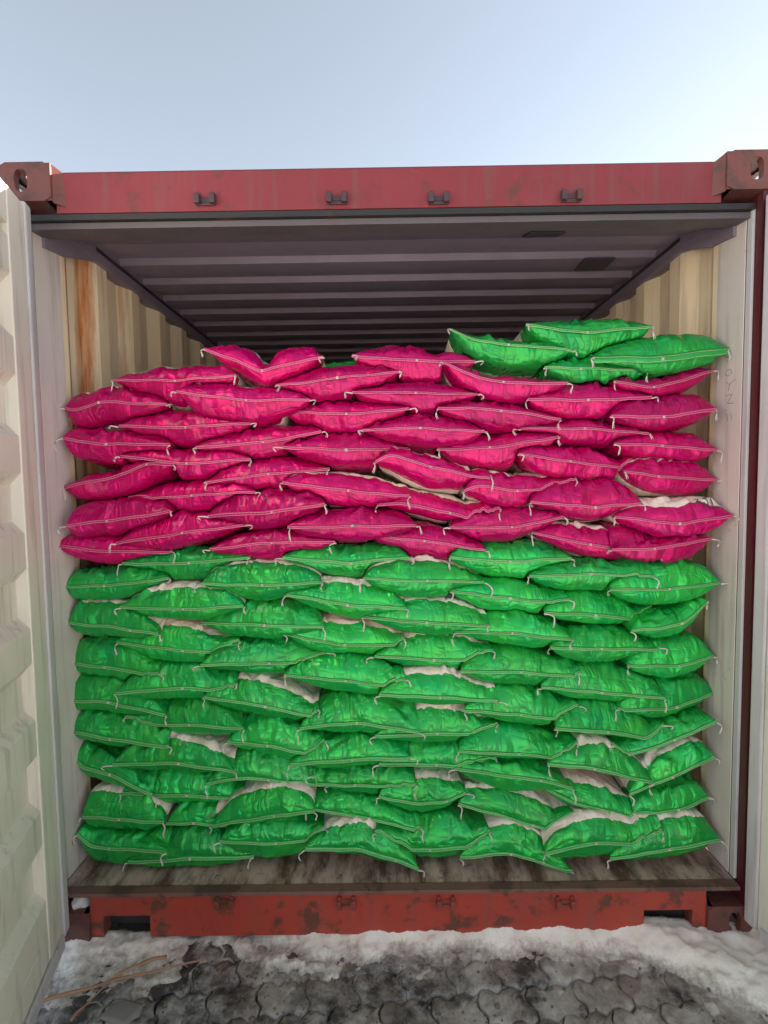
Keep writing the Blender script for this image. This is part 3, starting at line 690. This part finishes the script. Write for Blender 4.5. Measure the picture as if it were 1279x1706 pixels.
def lens_w(u, pw): return np.clip(1 - np.abs(u) ** 2.0, 0, 1) ** pw
def build_sack(s):
    global T
    r = s['r']; x0, x1 = s['xs'][0], s['xs'][-1]; xc, a = (x0 + x1) / 2, (x1 - x0) / 2
    p0x = s['p'][0][0] if s['p'] else 500; p1x = s['p'][-1][0] if s['p'] else 500
    i0 = r.uniform(0, 90); sf = seam_fn(s); U, D = np.meshgrid(UU, DD, indexing='ij')
    seam = sf(xc + a * UU)
    pw = r.uniform(.46, .66); 
    sk = r.uniform(-.22, .22); us = UU + sk * (1 - UU ** 2); l1 = lens_w(us, pw)
    seam = seam + 0.004 * noise2(UU * 2.2 + i0, 0 * UU + 3.3)
    if p0x < 135: l1 = np.where(UU < 0, (1 - np.abs(UU) ** (4.0 if p0x < 100 else 22.0)) ** 0.5, l1)
    if p1x > 1180: l1 = np.where(UU > 0, (1 - np.abs(UU) ** 4.0) ** 0.62, l1)
    pn = np.ones(NU)
    if 'pinch' in s: pn = 1 - s['pinch'][1] * np.exp(-((UU - s['pinch'][0]) / 0.16) ** 2)
    hu = hd = 0.03
    for _ in range(40):
        hu += 0.5 * (s['zt'] - (seam + hu * l1 * pn).max()); hu = min(max(hu, 0.022), 0.095)
        hd += 0.5 * ((seam - hd * l1).min() - s['zb']); hd = min(max(hd, 0.022), 0.085)
    rise = np.sqrt(np.clip(1 - (1 - np.clip(D / 0.060, 0, 1)) ** 2, 0, 1)); riseL = np.sqrt(np.clip(1 - (1 - np.clip(D / 0.030, 0, 1)) ** 2, 0, 1))
    back = np.sqrt(np.clip(1 - (1 - np.clip((LEN - D) / 0.09, 0, 1)) ** 2, 0, 1)); rise = rise * back; riseL = riseL * back
    fat = np.clip(D / 0.12, 0, 1)
    L2 = np.repeat(l1[:, None], NV, 1) * (1 - fat * .5) + lens_w(U, 0.42) * fat * .5
    wid = 1 - 0.05 * (1 - np.exp(-D / 0.05))
    yaw = r.normal(0, 0.014)
    bow = r.uniform(-.004, .014)
    X = xc + a * U * wid
    Y = s['zf'] + D + yaw * U + bow * U ** 2
    ph = r.uniform(0, 100, 8)
    # folds: gathers running back from the seam, a crease beside the knot, long diagonal tucks
    xm = X * 1.0
    DA = D + 0.055 * rise            # about the length along the skin from the seam
    fa = r.normal(0, .9); xr, dr = xm * math.cos(fa) + DA * math.sin(fa), DA * math.cos(fa) - xm * math.sin(fa)
    g1 = noise2(xr * 20 + ph[0], dr * 6 + ph[1]); g2 = noise2(xr * 44 + ph[2], dr * 16 + ph[3]); g3 = noise2(xm * 9 + 9 * DA + ph[4], DA * 12 + ph[5])
    wr = 0.0016 * (1 - 2 * np.abs(g1)) + 0.0010 * (1 - 2 * np.abs(g2)) + 0.0060 * g3
    wr2 = 0.0014 * (1 - 2 * np.abs(noise2(xr * 22 + ph[6], dr * 6 + ph[7]))) + 0.005 * noise2(xm * 10 + ph[7], D * 8 + ph[0])
    uc = r.uniform(-.35, .35); lean = r.uniform(-1.2, 1.2)
    cr = np.exp(-((U - uc - lean * (D - .02)) / 0.022) ** 2); cr2 = np.exp(-((U - uc - 0.06 - lean * (D - .02)) / 0.05) ** 2)
    wr = wr - r.uniform(.002, .008) * cr + r.uniform(.001, .004) * cr2
    for _ in range(r.integers(6, 12)):
        th = r.normal(.55 * r.choice([-1, 1]), .5); u0, d0 = r.uniform(-a, a) * .85, r.uniform(.02, .13)
        al = (U * a - u0) * math.sin(th) + (DA - d0) * math.cos(th); ac = (U * a - u0) * math.cos(th) - (DA - d0) * math.sin(th)
        k = np.exp(-(al / r.uniform(.03, .07)) ** 2); w_ = r.uniform(.007, .014)
        wr = wr + k * r.uniform(.002, .009) * (np.exp(-(ac / w_) ** 2) - .8 * np.exp(-((ac - 1.8 * w_) / w_) ** 2))
    uc = r.uniform(-.8, .8); wr = wr - r.uniform(.001, .006) * np.exp(-((U - uc + r.uniform(-2, 2) * D) / 0.02) ** 2)
    env = np.clip(rise * 1.3, 0, 1) * np.clip((1 - np.abs(U)) * 5, 0, 1)
    S = np.repeat(seam[:, None], NV, 1)
    # deeper in, the sack lies flatter than its front seam
    S = S + (S.mean() - S) * np.clip((D - .05) / .3, 0, 1) * 0.35
    Lo = S - hd * L2 * riseL - 0.026 * L2 * np.clip((D - .025) / .10, 0, 1) * back + wr2 * env * 0.8
    Up = S + hu * pn[:, None] * L2 * rise + wr * env
    Y = Y - (wr * 0.45) * env * np.exp(-D / .06)
    tq = Tq(X, Y) + 0.0012
    Lc = np.maximum(Lo, tq)
    Lc = np.maximum(smooth(Lc, 2), tq)
    Lc[:, 0] = np.maximum(Lo[:, 0], tq[:, 0])
    Upc = np.maximum(Up, Lc + 0.0006 + 0.028 * L2 * rise * back)
    ch = Upc > Up + 1e-4
    Upc = np.maximum(np.where(ch, smooth(Upc, 1), Upc), Lc + 0.0004)
    Upc[:, 0] = Lc[:, 0] + 0.0006; Upc[:, -1] = np.maximum(Upc[:, -1], Lc[:, -1] + .0006)
    # rasterise into the rest-height map
    xx, yy, zz = up2(X, 4), up2(Y, 4), up2(Upc, 4)
    ii = np.rint((xx - GX0) / GDX).astype(int); jj = np.rint((yy - GY0) / GDY).astype(int)
    ok = (ii >= 0) & (ii < NX) & (jj >= 0) & (jj < NY)
    np.maximum.at(T, (ii[ok], jj[ok]), zz[ok])
    org = np.array([xc, s['zf'] + LEN / 2, Lc.min()])
    vt = np.stack([X, Y, Upc], -1).reshape(-1, 3) - org; vb = np.stack([X, Y, Lc], -1).reshape(-1, 3) - org
    nvv = NU * NV
    I, J = np.meshgrid(np.arange(NU - 1), np.arange(NV - 1), indexing='ij'); k = (I * NV + J).ravel()
    top = np.stack([k, k + NV, k + NV + 1, k + 1], 1); bot = np.stack([k, k + 1, k + NV + 1, k + NV], 1) + nvv
    rim = [(i * NV, i * NV + nvv, (i + 1) * NV + nvv, (i + 1) * NV) for i in range(NU - 1)]
    rim += [((i + 1) * NV - 1, (i + 2) * NV - 1, (i + 2) * NV - 1 + nvv, (i + 1) * NV - 1 + nvv) for i in range(NU - 1)]
    rim += [(j, j + 1, j + 1 + nvv, j + nvv) for j in range(NV - 1)]
    e = (NU - 1) * NV; rim += [(e + j, e + j + nvv, e + j + 1 + nvv, e + j + 1) for j in range(NV - 1)]
    faces = np.concatenate([top, bot, np.array(rim)])
    me = bpy.data.meshes.new('plastic_sack'); V = np.concatenate([vt, vb])
    me.vertices.add(len(V)); me.vertices.foreach_set('co', V.ravel().astype(np.float32))
    me.loops.add(faces.size); me.loops.foreach_set('vertex_index', faces.ravel().astype(np.int32))
    me.polygons.add(len(faces)); me.polygons.foreach_set('loop_start', np.arange(0, faces.size, 4, dtype=np.int32)); me.polygons.foreach_set('loop_total', np.full(len(faces), 4, np.int32))
    me.update(calc_edges=True); me.polygons.foreach_set('use_smooth', [True] * len(faces))
    def arc(Z): return np.concatenate([np.zeros((NU, 1)), np.cumsum(np.hypot(np.diff(Y, axis=1), np.diff(Z, axis=1)), 1)], 1)
    uvp = np.concatenate([np.stack([(U * a).ravel(), arc(Upc).ravel()], 1), np.stack([(U * a).ravel(), 3.0 - arc(Lc).ravel()], 1)])
    uv = me.uv_layers.new(name='UVMap'); uv.data.foreach_set('uv', uvp[faces.ravel()].ravel().astype(np.float32))
    bw = s.get('band', r.uniform(.085, .11) if r.random() < .15 else r.uniform(.14, .20))
    bd = (D + (.0015 if bw < .02 else 0.006 if bw < .05 else .010) * noise2(U * 4 + ph[3], 0 * U) + (.0008 if bw < .02 else .003) * noise2(U * 17 + ph[1], 0 * U) - bw).ravel()
    at = me.attributes.new('band', 'FLOAT', 'POINT'); at.data.foreach_set('value', np.concatenate([bd, bd - .02]).astype(np.float32))
    mat = M_mag if s['c'] == 'magenta' else M_grn
    o = link('plastic_sack', me, mat); o.location = org
    # hem, stitches, knot, thread tails
    s['fx'], s['fy'] = X[:, 0].copy(), Y[:, 0].copy()
    sx = X[:, 0]; sy = Y[:, 0]; sz = Lc[:, 0]
    q = np.linspace(0, NU - 1, 121); fx = np.interp(q, np.arange(NU), sx); fy = np.interp(q, np.arange(NU), sy); fz = np.interp(q, np.arange(NU), sz)
    uq = np.linspace(-1, 1, 121)
    hi = s['zs'].mean() > 1.3
    phi = (r.uniform(1.0, 1.5) if hi else r.uniform(.7, 1.35)) + 0.22 * noise2(uq * 2.5 + ph[2], 0 * uq) + 0.15 * noise2(uq * 9 + ph[4], 0 * uq)
    h = r.uniform(.008, .0108) if not s.get('flap') else 0.024
    hv = np.stack([0 * uq, -np.cos(phi), -np.sin(phi)], 1); nv = np.stack([0 * uq, -np.sin(phi), np.cos(phi)], 1)
    base = np.stack([fx, fy - .0015, fz], 1) - org
    mb = MB(); c = [base - hv * .003 + nv * .0012, base + hv * h + nv * .0010, base + hv * h - nv * .0010, base - hv * .003 - nv * .0012]
    vv = np.stack(c, 1).reshape(-1, 3); m_ = len(uq)
    ff = [(i * 4 + a_, i * 4 + (a_ + 1) % 4, (i + 1) * 4 + (a_ + 1) % 4, (i + 1) * 4 + a_) for i in range(m_ - 1) for a_ in range(4)] + [(0, 3, 2, 1), ((m_ - 1) * 4, (m_ - 1) * 4 + 1, (m_ - 1) * 4 + 2, (m_ - 1) * 4 + 3)]
    mb.add(vv, ff); hem = mb.build('seam_hem', M_hemm if s['c'] == 'magenta' else M_hemg, o, smooth=True)
    mb = MB(); rr = np.where(np.arange(m_) % 3 == 0, 0.0006, 0.0010)
    for k_ in (0.12, 0.86):
        mb.tube(base + hv * (h * k_) + nv * .0011 + np.stack([0 * uq, 0 * uq, 0.0006 * noise2(uq * 20, 0 * uq + k_)], 1), rr, 5)
    mb.build('stitching', M_threadm if s['c'] == 'magenta' else M_threadg, o, True)
    if s.get('behind'): return o
    kx = int(np.argmin(np.abs(fx - s['xs'][len(s['xs']) // 2]))); kp = base[kx] + hv[kx] * (h * .5) + nv[kx] * .002
    mb = MB(); w = r.uniform(.0028, .0048); mb.box(-w, w, -.002, .002, -w * r.uniform(.8, 1.3), w, .0015); mb.v = [tuple(np.array(p) + kp) for p in mb.v]
    mb.build('knot', M_threadk, o, True)
    for side in (0, -1):
        b0 = base[side] + hv[side] * .008; sg = -1 if side == 0 else 1
        ln = r.uniform(.014, .046); out = sg * r.normal(.002, .010); k_ = np.linspace(0, 1, 7)
        if r.random() < .22: ln *= .5; out = sg * r.uniform(.012, .03)
        pts = np.stack([b0[0] + out * np.sin(k_ * 2.2) + .003 * np.sin(k_ * 7 + ph[0]), b0[1] - .010 * np.sin(k_ * np.pi * .7) - .006 * k_, b0[2] + .006 * np.sin(k_ * 3.1) - ln * k_ ** 1.5], 1)
        mb = MB(); mb.tube(pts, np.array([.0034, .0026, .0020, .0018, .0018, .0018, .0012]) * r.uniform(.8, 1.15), 6)
        p2 = pts + np.stack([.004 * k_ ** 2 * r.choice([-1, 1]), -.002 * k_, .003 * k_], 1); mb.tube(p2[2:], .0011, 5)
        mb.build('thread_tail', M_thread, o, True)
    return o

ORD = ['top', 'second', 'third', 'fourth', 'fifth', 'sixth', 'seventh', 'eighth', 'ninth', 'tenth', 'eleventh', 'twelfth']
COLC = [190, 305, 442, 578, 710, 848, 990, 1112]
COLN = ['touching the rust-streaked wall', 'second from the rust-streaked wall', 'third from the rust-streaked wall', 'fourth from the rust-streaked wall',
        'fourth from the scribbled post', 'third from the scribbled post', 'second from the scribbled post', 'touching the scribbled post']
def col_of(s):
    p = s['p']; m = (p[0][0] + p[-1][0]) / 2
    return int(np.argmin([abs(m - c) for c in COLC]))
cells = {}
for i, s in enumerate(ALL):
    if s['p']: cells.setdefault((s['c'], col_of(s)), []).append(i)
LAB = {}
for (c, k), L in cells.items():
    L.sort(key=lambda i: np.mean([q[1] for q in ALL[i]['p']]))
    for r_, i in enumerate(L):
        LAB[i] = f"{c} sack, {ORD[r_]} {c} one down in the column {COLN[k]}" if r_ else f"{c} sack, topmost {c} one in the column {COLN[k]}"
LAB.update({2: 'magenta sack folded into a deep V on top of the stack',
            40: 'magenta sack showing its white top printed 25L beside the scribbled post',
            nm: 'loose green sack lying tilted on top at the left end of the upper greens',
            nm + 1: 'plump green sack lying highest on the whole stack',
            nm + 2: 'loose green sack with wide hem on top, touching the scribbled post',
            nm + 3: 'green sack wedged underneath the other loose green sacks on top',
            n - 1: 'green sack behind the magenta top row, only its back showing'})
SACK = {}
for i in order:
    o = build_sack(ALL[i]); SACK[i] = o
    tag(o, LAB[i], 'sack', 'sacks stacked in the open container')

# printed volume on the white top of one magenta sack
dg = bpy.context.evaluated_depsgraph_get()
def lettering(txt, px, py, i, size):
    cu = bpy.data.curves.new('lettering', 'FONT'); cu.body = txt; cu.size = size; cu.extrude = 0.0005; cu.align_x = 'CENTER'
    ob = bpy.data.objects.new('lettering', cu); COL.objects.link(ob)
    me = bpy.data.meshes.new_from_object(ob.evaluated_get(bpy.context.evaluated_depsgraph_get())); bpy.data.objects.remove(ob)
    par = SACK[i]; s = ALL[i]
    x = on_y(px, py, s['zf'] + 0.1)[0]; y0 = s['zf'] + s['band'] + 0.001 + s.get('yw', 0)
    o = link('lettering', me, M_ink, par)
    from mathutils.bvhtree import BVHTree
    tree = BVHTree.FromPolygons([v.co[:] for v in par.data.vertices], [p.vertices[:] for p in par.data.polygons])
    # drape on the sack's top: each vertex takes the rest height
    for v in me.vertices:
        gx = x + v.co.x; gy = float(np.interp(gx, s['fx'], s['fy'])) + s['band'] - .005 + max(v.co.y, 0) * .62
        hit, nrm = tree.ray_cast(Vector((gx, gy, 3.0)) - par.location, Vector((0, 0, -1)))[:2]
        zz = hit.z + par.location.z if hit else 1.5
        v.co = Vector((gx, gy - .0008, zz + 0.0032 + v.co.z)) - par.location
    return o

for ch_, dx_ in (('2', -13), ('5', 0), ('L', 12)): lettering(ch_, 1148 + dx_, 830, 40, 0.042)

# ------------------------------------------------------------------ pen scribble on the right post
def scribble():
    mb = MB(); X = 1.1635
    strokes = [[(0, 0), (.006, -.010), (.012, 0)], [(.006, -.010), (.004, -.026)],
               [(.004, -.05), (.0, -.062), (.006, -.072), (.014, -.064), (.012, -.052), (.004, -.05)],
               [(.002, -.09), (.010, -.102), (.020, -.088)], [(.010, -.102), (.008, -.122)],
               [(.004, -.138), (.016, -.136), (.006, -.165), (.018, -.168)], [(.002, -.185), (.006, -.187)],
               [(.006, -.20), (.008, -.225)], [(.014, -.20), (.016, -.222)]]
    for st in strokes:
        pts = []
        for a, b_ in zip(st[:-1], st[1:]):
            for t in np.linspace(0, 1, 5)[:-1]: pts.append((X, 0.140 - (a[0] + (b_[0] - a[0]) * t) * 2.6, 1.995 + a[1] + (b_[1] - a[1]) * t))
        pts.append((X, 0.140 - st[-1][0] * 2.6, 1.995 + st[-1][1]))
        mb.tube(pts, 0.0009, 4)
    mb.build('handwriting', plain('faded_ink', (0.20, 0.18, 0.20), 0.7), cont)
scribble()

# ------------------------------------------------------------------ small things on the ground
def gz(px, py, z=0.01): return on_z(px, py, z)
def twig(pts, rad, label, side=()):
    P = np.array([gz(*p) for p in pts]); k = np.linspace(0, 1, len(P)); q = np.linspace(0, 1, 24)
    C = np.stack([np.interp(q, k, P[:, a]) for a in range(3)], 1)
    C[:, 2] += 0.004 * np.sin(q * 9) + .006; C[:, 1] += .003 * np.sin(q * 14); kn = 1 + .28 * noise2(q * 9 + rad * 999, 0 * q) + .15 * noise2(q * 23, 0 * q + 4)
    mb = MB().tube(C, np.linspace(rad, rad * .45, 24) * kn, 7)
    for p0, p1, r2 in side:
        a, b_ = np.array(gz(*p0)), np.array(gz(*p1)); w = np.linspace(0, 1, 8)[:, None]; L = a * (1 - w) + b_ * w; L[:, 2] += .010 + .008 * np.sin(w[:, 0] * 3)
        mb.tube(L, np.linspace(r2, r2 * .6, 8), 6)
    return tag(mb.build('twig', M_twig, None, True), label, 'twig')
twig([(40, 1683), (130, 1655), (190, 1634), (260, 1620), (346, 1602)], .0055, 'long thin forked dry twig lying across the wet ground', [((190, 1632), (278, 1597), .0048), ((235, 1612), (278, 1600), .007)])
twig([(118, 1704), (150, 1668), (188, 1634)], .0034, 'short thin pale twig leaning under the long forked twig')
def lump(name, px, py, size, mat, z=0.0, k=0, flat=1.0):
    import bmesh
    bm = bmesh.new(); bmesh.ops.create_icosphere(bm, subdivisions=3, radius=1.0); r = np.random.default_rng(k)
    c = gz(px, py, z)
    for v in bm.verts:
        d = 1 + .28 * float(noise2(v.co.x * 1.7 + k * 5, v.co.y * 1.7 + v.co.z)) + .12 * float(noise2(v.co.x * 5 + k, v.co.z * 5 + v.co.y * 3))
        v.co = Vector((v.co.x * size[0] * d, v.co.y * size[1] * d, v.co.z * size[2] * d))
        if flat < 1 and v.co.z > size[2] * .6: v.co.z = size[2] * .6 + (v.co.z - size[2] * .6) * .15
    me = bpy.data.meshes.new(name); bm.to_mesh(me); bm.free(); me.polygons.foreach_set('use_smooth', [True] * len(me.polygons))
    o = link(name, me, mat); o.location = (c[0], c[1], z + size[2] * .25); return o
M_ice = plain('packed_snow', (0.80, 0.77, 0.74), 0.6, 30)
M_slab = plain('frosted_stone', (0.24, 0.22, 0.21), 0.8, 30)
tag(lump('snow_lump', 542, 1585, (.012, .010, .016), M_ice, .01, 3), 'small upright white lump of ice on the slush', 'ice')
tag(lump('stone_slab', 205, 1690, (.055, .035, .016), M_slab, .0, 5, .3), 'flat pale stone lying near the twigs', 'stone')
o = lump('snow_lump', 138, 1503, (.035, .05, .024), M_ice, .118, 8); o.location = (-1.105, 0.06, 0.128)
tag(o, 'little heap of snow resting on the bottom corner beside the cream door', 'snow')
